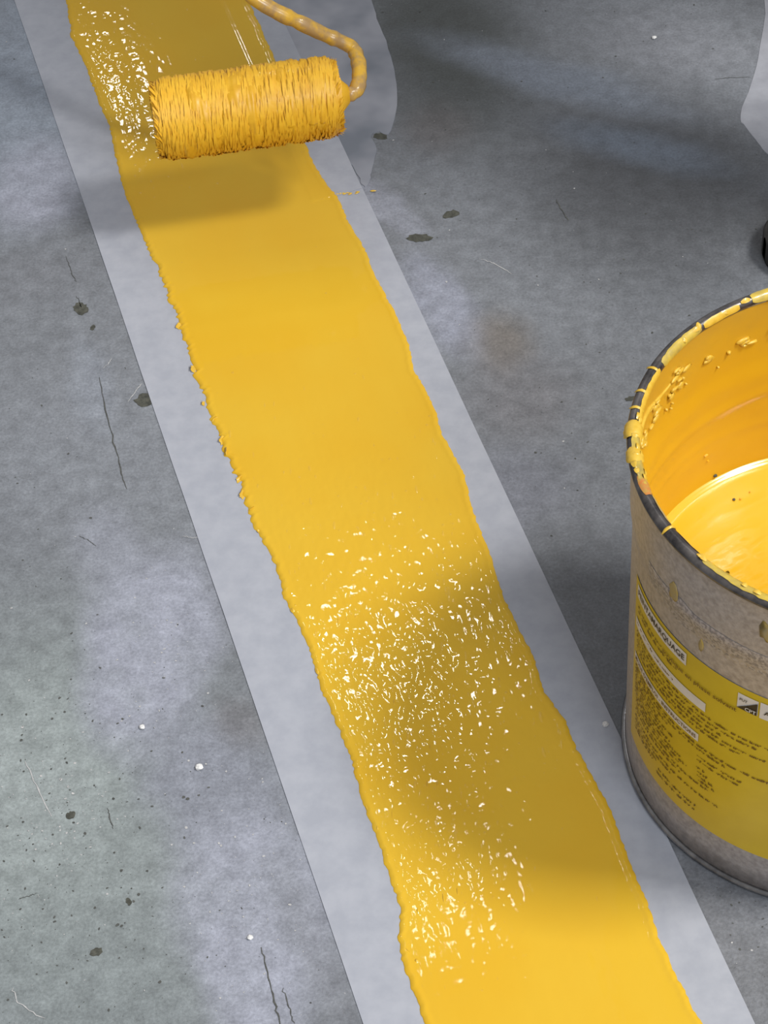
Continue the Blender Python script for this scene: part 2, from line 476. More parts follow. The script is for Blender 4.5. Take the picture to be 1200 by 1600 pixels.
# ------------------------------------------------------------------ masking tape
B0, B1 = np.array([-0.037, 0.837]), np.array([-0.342, 2.047])
C0, C1 = np.array([0.2258, 0.8165]), np.array([-0.077, 2.017])
U = (B1 - B0) / np.linalg.norm(B1 - B0)          # along the stripe, away from the camera
N = np.array([U[1], -U[0]])                      # across, to the right
WID = float((C0 - B0) @ N)
def st(p): q = np.asarray(p)[:2] - B0; return float(q @ U), float(q @ N)
def xy(s, t): return B0 + s * U + t * N

def tape(s0, s1, t0, t1, z, label, ragged_end=0.0, seed=0, edge_outer=None):
    ns, ntv = int((s1 - s0) / 0.006), 10
    s = np.linspace(s0, s1, ns)[:, None] + np.zeros((1, ntv))
    t = np.zeros((ns, 1)) + np.linspace(t0, t1, ntv)[None, :]
    rg = np.random.default_rng(seed)
    if ragged_end:
        s[0] += 0.0010 * (rg.random(ntv) - 0.5) + np.linspace(0, ragged_end, ntv)
    wob = 0.0007 * (fbm(s * 9, s * 0, seed, 2) - 0.5)
    t = t + wob
    zz = z + 0.00025 * fbm(s * 25, t * 60, seed + 3, 3)
    P = B0[None, None] + s[..., None] * U + t[..., None] * N
    top = np.concatenate([P, zz[..., None]], -1)
    # skirt so the tape has thickness
    left = top[:, :1].copy(); left[..., 2] = 0.0
    right = top[:, -1:].copy(); right[..., 2] = 0.0
    V = np.concatenate([left, top, right], 1)
    f = V[:1].copy(); f[..., 2] = 0.0
    l = V[-1:].copy(); l[..., 2] = 0.0
    V = np.concatenate([f, V, l], 0)
    o = grid_mesh('masking_tape', V, M['tape'], smooth=False)
    return tag(o, label, 'tape', 'masking tapes edging the stripe')

s_end, s_beg = 1.60, -0.35
sj = st(at(560, 303))[0]
tape(s_beg, s_end, 0.0, 0.062, 0.0006, 'pale grey masking tape along the left edge of the yellow stripe', seed=1)
tape(s_beg, sj + 0.010, WID - 0.050, WID, 0.0005, 'long pale grey masking tape on the right edge, running past the bucket', seed=2)
tape(sj, s_end, WID - 0.050, WID - 0.0004, 0.0010, 'upper piece of right masking tape, overlapped near the roller', ragged_end=0.006, seed=3)

# ------------------------------------------------------------------ the painted stripe
LE = [(103, 0), (112, 60), (135, 110), (150, 150), (172, 200), (178, 240), (195, 300), (222, 370), (245, 420), (262, 455), (275, 490), (287, 530), (303, 575), (318, 620), (330, 655), (350, 700), (375, 760), (400, 830), (430, 885), (443, 930), (460, 965), (487, 1020), (500, 1075), (525, 1130), (550, 1190), (568, 1260), (585, 1300), (605, 1360), (625, 1420), (622, 1470), (630, 1510), (650, 1560), (662, 1600)]
RE = [(388, 0), (410, 50), (432, 100), (460, 175), (485, 245), (505, 280), (528, 310), (545, 350), (570, 390), (583, 425), (610, 475), (640, 540), (645, 575), (680, 640), (690, 680), (725, 740), (740, 800), (760, 850), (775, 900), (790, 940), (815, 990), (835, 1030), (850, 1080), (885, 1130), (900, 1170), (930, 1220), (955, 1270), (975, 1320), (990, 1360), (1015, 1420), (1030, 1470), (1060, 1530), (1085, 1580), (1098, 1600)]
le = np.array(sorted(st(at(*p)) for p in LE)); re_ = np.array(sorted(st(at(*p)) for p in RE))
S = np.arange(s_beg + 0.02, s_end - 0.02, 0.0013)
def edge(tab, seed, rough):
    t = np.interp(S, tab[:, 0], tab[:, 1])
    t = t + 0.0022 * (fbm(S * 60, S * 0 + 3, seed, 3) - 0.5) * rough + 0.0016 * (vnoise(S * 330, S * 0, seed + 5) - 0.5) * rough
    return t
s_a, s_b = st(at(420, 860))[0], st(at(250, 440))[0]
ragged = 1 + 1.5 * smooth01((S - s_a) / 0.08) * smooth01((s_b + 0.05 - S) / 0.05)
tl, tr = edge(le, 40, ragged), edge(re_, 50, 0.8)
m_ = 130
k = np.linspace(0, 1, m_); k = 0.5 - 0.5 * np.cos(np.pi * k) * (0.75 + 0.25 * np.abs(np.cos(np.pi * k)))
k = np.clip((k - k[0]) / (k[-1] - k[0]), 0, 1)
T = tl[:, None] + (tr - tl)[:, None] * k[None]
SS = S[:, None] + np.zeros_like(T)
dl, dr = T - tl[:, None], tr[:, None] - T
dd = np.minimum(dl, dr)
# where the roller has just left a lively stipple and where the paint has levelled out
def fld(px, py, rs, rt, s=SS, t=T):
    a, b_ = st(at(px, py))
    return np.exp(-(((s - a) / rs) ** 2 + ((t - b_) / rt) ** 2))
def lively(s, t):
    return np.clip(fld(640, 1060, 0.15, 0.075, s, t) + 0.75 * fld(560, 860, 0.10, 0.10, s, t) + 0.9 * fld(640, 1240, 0.11, 0.06, s, t) + 0.7 * fld(810, 1000, 0.14, 0.05, s, t) + 0.8 * fld(170, 60, 0.13, 0.05, s, t) + 0.5 * fld(230, 200, 0.10, 0.04, s, t) + 0.25 * fld(500, 690, 0.10, 0.08, s, t) + 0.3 * fld(700, 1400, 0.1, 0.1, s, t), 0, 1.2)
liv = lively(SS, T)
stip = fbm(SS * 260 * 0.6, T * 420, 60, 3) - 0.5
wave = fbm(SS * 12, T * 90, 70, 3) - 0.5
h = 0.0011 * (1 - np.exp(-dd / 0.0012)) + 0.0005 * np.exp(-((dd - 0.0035) / 0.0022) ** 2)
h = h + (0.00005 + 0.00042 * liv) * stip * smooth01(dd / 0.004) + 0.00028 * wave * smooth01(dd / 0.01)
PX = B0[0] + SS * U[0] + T * N[0]; PY = B0[1] + SS * U[1] + T * N[1]
over = smooth01((SS - sj) / 0.004) * smooth01((T - (WID - 0.052)) / 0.004) * 0.0004
V = np.stack([PX, PY, 0.0008 + over + h], -1)
V[:, 0, 2] = 0.0003; V[:, -1, 2] = 0.0003
stripe = grid_mesh('paint_stripe', V, M['stripe'])
tag(stripe, 'freshly rolled glossy yellow stripe between the masking tapes', 'paint')

# bubbles and little ridges left in the wet paint: countless
def domes(name, items, mat, parent, seg=8, rings=4):
    """items: (x, y, z, half width, half length, height, angle)"""
    v, f = [], []
    for x, y, z, a, b_, hh, ang in items:
        k0 = len(v); ca_, sa = math.cos(ang), math.sin(ang)
        for i in range(rings):
            q = 1 - i / rings; zz = (1 - q * q) ** 2
            for j in range(seg):
                t = 2 * math.pi * j / seg
                lx, ly = a * q * math.cos(t), b_ * q * math.sin(t)
                v.append((x + lx * ca_ - ly * sa, y + lx * sa + ly * ca_, z + hh * zz))
        v.append((x, y, z + hh))
        for i in range(rings - 1):
            for j in range(seg):
                f.append((k0 + i * seg + j, k0 + i * seg + (j + 1) % seg, k0 + (i + 1) * seg + (j + 1) % seg, k0 + (i + 1) * seg + j))
        top = k0 + rings * seg
        for j in range(seg):
            f.append((k0 + (rings - 1) * seg + j, k0 + (rings - 1) * seg + (j + 1) % seg, top))
    o = mesh_obj(name, v, f, mat, parent, smooth=True)
    tag(o, kind='stuff')
    return o
rg = np.random.default_rng(11)
items = []
tries = 0
while len(items) < 2300 and tries < 200000:
    tries += 1
    i = rg.integers(0, len(S)); s = S[i]
    if s < -0.06 or s > 1.36: continue
    t = rg.uniform(tl[i] + 0.002, tr[i] - 0.002)
    dens = float(lively(np.array(s), np.array(t)))
    e = min(t - tl[i], tr[i] - t)
    if t - tl[i] < 0.008: dens = max(dens, 0.35)
    if rg.random() > dens ** 1.3 + 0.03: continue
    a = 0.0010 + 0.0014 * rg.random() ** 3
    p = xy(s, t)
    ln = a * (1.0 if rg.random() < 0.6 else rg.uniform(1.5, 4.5))
    items.append((p[0], p[1], 0.0017, a, ln, a * rg.uniform(0.07, 0.22), rg.normal(0.03, 0.12)))
domes('bubbles', items, M['bubble'], stripe)
# paint that crept along the end of the overlapping tape
p0, p1 = at(528, 305), at(590, 299)
items = []
for q in (0.0, 0.06, 0.13, 0.18, 0.26, 0.32, 0.36, 0.47, 0.52, 0.86, 0.93):
    p = p0 + (p1 - p0) * q + np.array([rg.normal(0, 0.0006), rg.normal(0, 0.0008), 0])
    items.append((p[0], p[1], 0.0010, 0.0016 + 0.001 * rg.random(), 0.0006 + 0.0008 * rg.random(), 0.0006, rg.normal(0.1, 0.3)))
bl = domes('paint_creep', items, M['clot'], stripe)
# torn paint curls along the left edge
def curl(px, py, size, ang, seed):
    r_ = np.random.default_rng(seed); c = at(px, py)
    n, mm = 8, 5; V = np.zeros((n, mm, 3))
    for i in range(n):
        for j in range(mm):
            a = i / (n - 1) * 2.2
            lx = size * math.sin(a) * 0.6; lz = size * (1 - math.cos(a)) * 0.35
            ly = (j / (mm - 1) - 0.5) * size * (1.4 - 0.8 * i / (n - 1)) + r_.normal(0, size * 0.06)
            V[i, j] = (c[0] + lx * math.cos(ang) - ly * math.sin(ang), c[1] + lx * math.sin(ang) + ly * math.cos(ang), 0.0010 + lz)
    grid_mesh('paint_curl', V, M['clot'], stripe)
for i, (px, py, sz) in enumerate([(283, 512, 0.006), (306, 578, 0.007), (340, 660, 0.006), (352, 690, 0.007), (362, 708, 0.008), (378, 752, 0.006), (384, 775, 0.007), (320, 632, 0.004), (398, 800, 0.005)]):
    curl(px, py, sz, 2.7 + 0.5 * math.sin(i * 2.1), i)
# glossy runs at the left edge
domes('paint_run', [(*xy(*st(at(px, py))), 0.0014, a, b_, hh, an) for px, py, a, b_, hh, an in
      [(458, 955, 0.0022, 0.0034, 0.0016, 0.4), (462, 948, 0.0014, 0.002, 0.0014, 0), (590, 1296, 0.0018, 0.0040, 0.0016, 0.1), (637, 1487, 0.0011, 0.0060, 0.0012, 0.75), (651, 1503, 0.0020, 0.0022, 0.0016, 0.3), (627, 1465, 0.0016, 0.0016, 0.0014, 0), (496, 1050, 0.0016, 0.004, 0.0014, 0.3), (616, 1100, 0.0013, 0.0045, 0.0012, 0.05), (672, 1170, 0.0010, 0.0060, 0.0011, 0.05), (668, 1228, 0.0014, 0.0050, 0.0013, 0.05), (684, 1228, 0.0014, 0.0040, 0.0013, 0.05), (693, 1405, 0.0012, 0.0075, 0.0012, 0.05), (715, 1395, 0.0012, 0.0055, 0.0012, 0.05), (780, 1065, 0.0014, 0.0050, 0.0012, 0.1), (613, 1275, 0.0009, 0.0085, 0.001, 0.02), (653, 1425, 0.0014, 0.0040, 0.0012, 0)]], M['bubble'], stripe, 10, 4)

# ------------------------------------------------------------------ bucket of paint
BX, BY, BR, BB, BH = 0.31595, 1.05058, 0.15737, 0.1490, 0.3138
BZ = 0.0009
LEVEL = 0.1490
bucket = empty('paint_bucket', (BX, BY, BZ))
tag(bucket, 'grey tin bucket with a yellow printed label and paint-crusted rim', 'bucket')
def rad(z):
    """outer radius of the bucket wall at height z"""
    z = np.asarray(z, float)
    base_ = BB + (0.1512 - BB) * z / 0.25
    return base_ + 0.0022 * smooth01((z - 0.235) / 0.022)
def lathe(name, prof, mat, parent, seg=160, a0=0.0, a1=2 * math.pi, wob=None):
    full = abs(a1 - a0 - 2 * math.pi) < 1e-6
    A = np.linspace(a0, a1, seg, endpoint=not full)
    R_ = np.array([p[0] for p in prof])[:, None] + np.zeros((1, len(A)))
    Z_ = np.array([p[1] for p in prof])[:, None] + np.zeros((1, len(A)))
    if wob is not None: R_, Z_ = wob(R_, Z_, A[None, :])
    V = np.stack([R_ * np.cos(A), R_ * np.sin(A), Z_], -1)
    return grid_mesh(name, V, mat, parent, close_u=full)
zz = np.concatenate([np.linspace(0.004, 0.235, 12), np.linspace(0.238, 0.258, 6), np.linspace(0.262, BH - 0.008, 4)])
prof = [(0.0, 0.003), (BB - 0.004, 0.003)] + [(float(rad(z)), z) for z in zz] + [(float(rad(BH)) + 0.0005, BH - 0.004), (float(rad(BH)) - 0.0015, BH - 0.004)] + [(float(rad(z)) - 0.0025, z) for z in zz[::-1][:-1]] + [(BB - 0.006, 0.008), (0.0, 0.008)]
body = lathe('body', prof, M['tin'], bucket)
# rolled rim
t_ = np.linspace(0, 2 * math.pi, 13)
rm = 0.0042
lathe('rim', [(BR - rm + rm * math.cos(a), BH - rm + rm * math.sin(a)) for a in t_], M['rim'], bucket)
lathe('chime', [(BB + 0.0006 + 0.0026 * math.cos(a), 0.0028 + 0.0027 * math.sin(a)) for a in t_], M['chime'], bucket)
# swaged bead under the rim, bare spangled zinc band above the label
lathe('spangle_band', [(float(rad(z)) + 0.00015, z) for z in np.linspace(0.236, 0.262, 6)], M['spangle'], bucket, 120, math.radians(196), math.radians(300),
      wob=lambda R_, Z_, A: (R_, 0.249 + (Z_ - 0.249) * (0.75 + 0.5 * vnoise(A * 9, A * 0, 4))))

def wrap(u_deg, z, lift):
    a = math.radians(u_deg); r_ = float(rad(z)) + lift
    return (r_ * math.cos(a), r_ * math.sin(a), z)
def patch(name, d0, d1, z0, z1, lift, mat, parent, nu=None, nz=4):
    nu = nu or max(2, int((d1 - d0) / 1.5) + 2)
    V = np.array([[wrap(d, z, lift) for d in np.linspace(d0, d1, nu)] for z in np.linspace(z0, z1, nz)])
    return grid_mesh(name, V, mat, parent)
label = patch('label', 186.0, 316, 0.0435, 0.2165, 0.0004, M['label'], bucket, 90, 12)
DEG = 180 / math.pi / 0.151
def lettering(name, s, d0, z, size, mat, lift=0.0012, width=None, parent=label):
    cu = bpy.data.curves.new('text', 'FONT'); cu.body = s; cu.size = size; cu.resolution_u = 2
    cu.offset = size * 0.012
    to = link(bpy.data.objects.new('text', cu))
    bpy.context.view_layer.update()
    me = bpy.data.meshes.new_from_object(to.evaluated_get(bpy.context.evaluated_depsgraph_get()))
    bpy.data.objects.remove(to); bpy.data.curves.remove(cu)
    n = len(me.vertices); co = np.zeros(n * 3); me.vertices.foreach_get('co', co); co = co.reshape(-1, 3)
    k_ = 1.0
    if width: k_ = width / (co[:, 0].max() - co[:, 0].min())
    for i, v in enumerate(me.vertices):
        v.co = wrap(d0 + co[i, 0] * k_ * DEG, z + co[i, 1], lift)
    me.materials.clear(); me.materials.append(mat); me.name = name
    o = link(bpy.data.objects.new(name, me)); o.parent = parent
    return o
def fine_print(rows, name, mat=M['brown_ink'], h_=0.0026, seed=0, parent=label):
    """print too small to read: rows of word-shaped strokes"""
    r_ = np.random.default_rng(seed); v, f = [], []
    for d0, d1, z in rows:
        d = d0
        while d < d1:
            w_end = min(d1, d + r_.uniform(1.2, 4.2))
            while d < w_end:
                w = r_.uniform(0.20, 0.38)
                top = h_ * (1.0 if r_.random() < 0.25 else 0.72)
                kx = len(v)
                kind = r_.random()
                za, zb = (z, z + top) if kind < 0.6 else (z + top * 0.5, z + top * 0.9)
                for (dd_, z_) in ((d, za), (d + w, za), (d + w, zb), (d, zb)): v.append(wrap(dd_, z_, 0.0008))
                f.append((kx, kx + 1, kx + 2, kx + 3))
                if kind < 0.6:
                    kx = len(v); q0 = z + (0 if r_.random() < 0.5 else top * 0.55)
                    for (dd_, z_) in ((d + w, q0), (d + w + 0.28, q0), (d + w + 0.28, q0 + top * 0.3), (d + w, q0 + top * 0.3)): v.append(wrap(dd_, z_, 0.0008))
                    f.append((kx, kx + 1, kx + 2, kx + 3))
                d += w + r_.uniform(0.10, 0.26)
            d += r_.uniform(0.5, 0.9)
    o = mesh_obj(name, v, f, mat, parent)
    tag(o, kind='stuff')
    return o
patch('title_panel', 188.0, 213.6, 0.2005, 0.2125, 0.0008, M['white'], label)
lettering('title_lettering', 'PEINTAMARQUAGE', 188.8, 0.2042, 0.0078, M['ink'], width=24.0 / DEG)
lettering('subtitle_lettering', 'acrylique en phase solvant', 204.0, 0.1905, 0.0056, M['brown_ink'], width=26.0 / DEG)
fine_print([(188.8, 203.5, 0.1905), (189, 210, 0.1860)], 'subtitle_print', seed=2)
patch('heading_panel', 187.6, 221.0, 0.1695, 0.1785, 0.0008, M['white'], label)
fine_print([(188.6, 199, 0.1735), (200, 209, 0.1725)], 'heading_print', seed=3)
rows = [(188.5, 214 + 34, 0.1645), (188.5, 236, 0.1597), (188.8, 226, 0.1552), (189, 246, 0.1505), (188.8, 232, 0.1462)]
fine_print(rows, 'small_print', seed=4)
patch('heading_panel', 187.6, 219.5, 0.1335, 0.1415, 0.0008, M['white'], label)
lettering('heading_lettering', "MODE D'EMPLOI - INSTRUCTIONS", 188.6, 0.1358, 0.0052, M['brown_ink'], width=30.0 / DEG)
rows = [(188.5, 250, 0.1285), (188.5, 228, 0.1245), (188.5, 208, 0.1205), (188.5, 203, 0.1165), (188.8, 210, 0.1125), (188.5, 206, 0.1085), (188.8, 209, 0.1045), (188.8, 214, 0.1000), (189, 216, 0.0960), (190, 213, 0.0920), (190, 224, 0.0870), (190, 214, 0.0830), (190, 227, 0.0760), (190, 210, 0.0715), (205, 220, 0.0600), (204, 220, 0.0550), (190, 204, 0.067), (190, 202, 0.063),
        (219.5, 233, 0.1170), (219.5, 233, 0.1125), (219.5, 222.5, 0.1045), (220, 223.5, 0.1000), (220, 225, 0.0955), (220.5, 225.5, 0.0912)]
fine_print(rows, 'instruction_print', seed=5)
# small pictogram panels at the upper right of the label
patch('pictogram_panel', 230.0, 235.6, 0.1960, 0.2105, 0.0008, M['white'], label, 6)
v = [wrap(230.0, 0.1962, 0.0014), wrap(232.8, 0.1962, 0.0014), wrap(235.5, 0.1962, 0.0014), wrap(235.5, 0.2085, 0.0014), wrap(232.8, 0.2022, 0.0014)]
mesh_obj('black_triangle', v, [(0, 1, 4), (1, 2, 3), (1, 3, 4)], M['ink'], label)
lettering('pictogram_lettering', 'CPT', 232.3, 0.1972, 0.0050, M['white'], lift=0.0019, width=0.0078)
lettering('pictogram_lettering', 'PUT', 230.6, 0.2045, 0.0036, M['ink'], lift=0.0014, width=0.0056)
patch('pictogram_panel', 236.1, 243.5, 0.1950, 0.2110, 0.0008, M['white'], label, 6)
lettering('pictogram_lettering', 'AP', 237.3, 0.2005, 0.0056, M['ink'], lift=0.0014, width=0.0080)

# paint film clinging to the inside of the wall
zi = np.linspace(0.11, BH - 0.006, 60)
def film_w(R_, Z_, A):
    n_ = fbm(A * 6, Z_ * 60, 5, 3) - 0.5
    ridge = 0.0011 * np.exp(-((Z_ - 0.226 - 0.008 * np.sin(A * 2)) / 0.0035) ** 2) + 0.0005 * np.exp(-((Z_ - 0.190 - 0.004 * np.sin(A * 3 + 1)) / 0.003) ** 2)
    return R_ - 0.0016 - 0.0012 * n_ - ridge, Z_
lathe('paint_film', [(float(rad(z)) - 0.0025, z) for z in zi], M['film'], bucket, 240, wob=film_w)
# clots on the inner wall near the rim
def on_wall(d, z, off): a = math.radians(d); r_ = float(rad(z)) - off; return Vector((r_ * math.cos(a), r_ * math.sin(a), z))
def clot(d, z, w, hgt, seed, out=False):
    r_ = random.Random(seed)
    bm = bmesh.new(); bmesh.ops.create_icosphere(bm, subdivisions=2, radius=1.0)
    a = math.radians(d)
    tn, rn = Vector((-math.sin(a), math.cos(a), 0)), Vector((math.cos(a), math.sin(a), 0))
    c = on_wall(d, z, 0.0050 if not out else -0.0002)
    for v in bm.verts:
        k_ = r_.uniform(0.65, 1.25)
        v.co = c + tn * (v.co.x * w * k_) + Vector((0, 0, 1)) * (v.co.y * hgt * k_) + rn * (v.co.z * (0.0005 if out else 0.0014))
    me = bpy.data.meshes.new('paint_clot'); bm.to_mesh(me); bm.free(); me.materials.append(M['clot'] if not out else M['smear'])
    me.polygons.foreach_set('use_smooth', [True] * len(me.polygons))
    o = link(bpy.data.objects.new('paint_clot' if not out else 'paint_smear', me)); o.parent = bucket
rc = random.Random(3)
for i in range(14):
    d0 = rc.uniform(92, 176); z0 = BH - 0.024 - 0.020 * rc.random()
    for k_ in range(rc.randint(3, 7)):
        clot(d0 + rc.uniform(-3.2, 3.2), z0 + rc.uniform(-0.005, 0.005), rc.uniform(0.0015, 0.0060), rc.uniform(0.0010, 0.0030), i * 20 + k_)
for i in range(14):
    clot(rc.uniform(92, 180), BH - rc.uniform(0.018, 0.055), rc.uniform(0.0008, 0.002), rc.uniform(0.0008, 0.0016), 500 + i)
# a thick run of paint slanting down the inner wall
Pr = [np.array(on_wall(184 - 46 * q, BH - 0.010 - 0.016 * math.sin(q * 1.7) - 0.004 * math.sin(q * 9), 0.0045)) for q in np.linspace(0, 1, 30)]
RUN = Pr
clot(190, BH - 0.026, 0.004, 0.003, 100)
# smears on the outside
clot(208, 0.262, 0.005, 0.009, 201, True)
clot(236, 0.283, 0.005, 0.010, 202, True)
clot(218, 0.232, 0.0022, 0.006, 203, True)
# paint over the rim: threads, blobs and a long smear on the near side
def rim_strip(name, d0, d1, mat, t0, t1, grow, seed, parent=bucket):
    n = max(4, int((d1 - d0) / 0.8)); A = np.radians(np.linspace(d0, d1, n)); tt = np.linspace(t0, t1, 8)
    V = np.zeros((len(tt), n, 3))
    for j, a in enumerate(A):
        env = math.sin(math.pi * j / (n - 1)) ** 0.35 if 0 < j < n - 1 else 0.05
        for i, q in enumerate(tt):
            lo = 0.5 * (t0 + t1) + (q - 0.5 * (t0 + t1)) * (0.55 + 0.45 * env) * (0.85 + 0.3 * float(vnoise(a * 40, 0.5, seed)))
            rr_ = rm + grow * (0.25 + 0.75 * env) * (0.6 + 0.8 * float(vnoise(a * 70, q * 2, seed)))
            R_ = BR - rm + rr_ * math.cos(lo); V[i, j] = (R_ * math.cos(a), R_ * math.sin(a), BH - rm + rr_ * math.sin(lo))
    return grid_mesh(name, V, mat, parent)
PI = math.pi
rim_strip('rim_smear', 217, 270, M['rim_paint'], 1.0, 3.0, 0.0005, 1)
rim_strip('rim_smear', 129, 146, M['rim_paint'], 1.7, 3.3, 0.0006, 2)
rim_strip('rim_smear', 92, 112, M['rim_paint'], 0.9, 3.2, 0.0008, 3)
rim_strip('rim_smear', 116, 128, M['clot'], 2.0, 3.2, 0.0006, 12)
rim_strip('rim_smear', 148, 168, M['clot'], 2.1, 3.3, 0.0006, 13)
rim_strip('rim_smear', 172, 191, M['rim_paint'], 1.2, 3.2, 0.0006, 4)
rim_strip('rim_smear', 168, 173.5, M['clot'], -0.3, 3.2, 0.0022, 5)
rim_strip('rim_smear', 177, 182, M['clot'], 0.2, 3.0, 0.0016, 6)
rim_strip('rust_smear', 186, 193, M['rust'], 1.0, 2.6, 0.0005, 16)
for i, d in enumerate((157.5, 163.5, 204.5, 149)):
    rim_strip('paint_thread', d - 0.45, d + 0.45, M['clot'], 0.2, 3.3, 0.0011, 20 + i)
rim_strip('rim_smear', 193, 203, M['smear'], 2.1, 3.2, 0.0004, 9)
rim_strip('rim_smear', 206, 216, M['smear'], 2.3, 3.2, 0.0004, 10)
# crumbly crusts of paint on the rim
rk = random.Random(8)
for i in range(26):
    d = rk.choice((rk.uniform(165, 192), rk.uniform(215, 255), rk.uniform(95, 160), rk.uniform(165, 190)))
    w_ = rk.uniform(0.5, 1.6); a_ = rk.uniform(0.8, 2.4)
    rim_strip('paint_crust', d - w_, d + w_, M['clot'], a_, a_ + rk.uniform(0.4, 0.9), 0.0016, 40 + i)

# liquid paint: stands in the bucket
Rl = float(rad(LEVEL)) - 0.0028
n_r, n_a = 90, 240
Rg, Ag = np.meshgrid(np.linspace(0.0005, Rl, n_r), np.linspace(0, 2 * PI, n_a, endpoint=False), indexing='ij')
lx, ly = Rg * np.cos(Ag), Rg * np.sin(Ag)
# skin folds drawn along a diagonal where the roller was dipped
uu = lx * 0.85 + ly * 0.53; vv = -lx * 0.53 + ly * 0.85
skin = (fbm(uu * 60, vv * 160, 9, 3) - 0.5) * np.exp(-((vv - 0.055) / 0.045) ** 2)
LZ = 0.0013 * skin + 0.0008 * (fbm(lx * 25, ly * 25, 13, 2) - 0.5) + 0.0035 * smooth01((Rg - Rl + 0.010) / 0.010) ** 2
liquid = grid_mesh('liquid_paint', np.stack([lx, ly, LZ], -1), M['liquid'], close_u=True)
liquid.location = (BX, BY, BZ + LEVEL)
tag(liquid, 'glossy yellow liquid paint standing inside the tin bucket', 'paint')
# dark bits stuck on the wall and floating on the paint
def bit(pos, s, parent, seed):
    r_ = random.Random(seed); bm = bmesh.new(); bmesh.ops.create_icosphere(bm, subdivisions=1, radius=s)
    for v in bm.verts: v.co = Vector((v.co.x * r_.uniform(0.6, 1.1), v.co.y * r_.uniform(0.6, 1.1), v.co.z * 0.5)) + Vector(pos)
    me = bpy.data.meshes.new('dirt_speck'); bm.to_mesh(me); bm.free(); me.materials.append(M['nap_core'] if seed % 3 else M['chip'])
    o = link(bpy.data.objects.new('dirt_speck', me)); o.parent = parent
for i, (px, py, s) in enumerate([(1147, 782, 0.0014), (1157, 781, 0.0011), (1172, 770, 0.0009)]):
    p = at(px, py, BZ + LEVEL); bit((p[0] - BX, p[1] - BY, 0.001), s, liquid, i)
def wall_point(px, py):
    """far inner wall of the bucket seen at a pixel"""
    d = (px - 600) * _r - (py - 800) * _u + F_PX * _fw; d = d / np.linalg.norm(d)
    o_ = np.array([-BX, -BY, CAM_H - BZ]); r_ = 0.1500 - 0.004
    a = d[0] ** 2 + d[1] ** 2; b_ = o_[0] * d[0] + o_[1] * d[1]; c_ = o_[0] ** 2 + o_[1] ** 2 - r_ ** 2
    t = (-b_ + math.sqrt(max(0, b_ * b_ - a * c_))) / a
    return o_ + t * d
for i, (px, py, s) in enumerate([(1103, 711, 0.0020), (1106, 720, 0.0014), (1117, 743, 0.0024), (1117, 750, 0.0028), (1119, 753, 0.0026)]):
    bit(wall_point(px, py), s, bucket, 10 + i)

# ------------------------------------------------------------------ paint roller held in the air above the stripe
roller = empty('paint_roller', (0, 0, 0))
tag(roller, 'yellow paint-soaked roller with wire frame lifted above the wet stripe', 'paint roller')
A_ = Vector(at(246, 188, 0.125)); B_ = Vector(at(524, 150, 0.125))
ax = (B_ - A_).normalized(); LEN = (B_ - A_).length
e1 = ax.cross(Vector((0, 0, 1))).normalized(); e2 = e1.cross(ax).normalized()
R0 = 0.0315
def rp(s, ang, r_): return A_ + ax * s + (e1 * math.cos(ang) + e2 * math.sin(ang)) * r_
n_s, n_c = 150, 120
SSr, AAr = np.meshgrid(np.linspace(0, LEN, n_s), np.linspace(0, 2 * PI, n_c, endpoint=False), indexing='ij')
endr = np.minimum(SSr, LEN - SSr)
rad_r = R0 + 0.0032 - 0.007 * np.exp(-endr / 0.004) + 0.0035 * (fbm(SSr * 240, AAr * 1.3, 91, 2) - 0.5) + 0.0045 * (fbm(SSr * 60, AAr * 1.0 + 9, 95, 2) - 0.5)
Am, axv, e1v, e2v = (np.array(q) for q in (A_, ax, e1, e2))
Vr = Am + SSr[..., None] * axv + rad_r[..., None] * (np.cos(AAr)[..., None] * e1v + np.sin(AAr)[..., None] * e2v)
capL = np.repeat((Am + 0.001 * axv)[None, None], n_c, 1); capR = np.repeat((Am + (LEN - 0.001) * axv)[None, None], n_c, 1)
def ringat(s, r_): return (Am + s * axv + r_ * (np.cos(AAr[0])[:, None] * e1v + np.sin(AAr[0])[:, None] * e2v))[None]
Vr = np.concatenate([ringat(0.010, 0.012), ringat(0.0, 0.016), Vr, ringat(LEN, 0.016), ringat(LEN - 0.010, 0.012)], 0)
sleeve = grid_mesh('sleeve', Vr, M['nap_core'], roller, close_u=True)
# soaked pile: matted tufts lying round the sleeve
rn = np.random.default_rng(17); v, f = [], []
for i in range(9000):
    s = rn.uniform(-0.002, LEN + 0.002); a = rn.uniform(0, 2 * PI)
    cl = float(vnoise(s * 170, a * 1.6, 5)); 
    if cl < 0.22 and rn.random() < 0.7: continue
    ln = rn.uniform(0.012, 0.030); w = rn.uniform(0.0007, 0.0019)
    lean = rn.uniform(0.08, 0.24); drift = rn.normal(0, 0.0012)
    k0 = len(v); r0 = R0 - 0.004 - 0.005 * math.exp(-min(max(s, 0), max(LEN - s, 0)) / 0.004)
    for q, ww in ((0, 1.0), (0.35, 1.0), (0.7, 0.8), (1.0, 0.15)):
        aa = a + q * ln / R0 * (1 - lean * 0.3); r_ = r0 + 0.0060 + (ln * lean * 0.62) * math.sin(q * 1.9) + 0.002 * (cl - 0.5)
        for sd in (-1, 1): v.append(rp(s + drift * q + sd * w * ww, aa, r_ - abs(sd) * 0.0002))
    for q in range(3): f.append((k0 + 2 * q, k0 + 2 * q + 1, k0 + 2 * q + 3, k0 + 2 * q + 2))
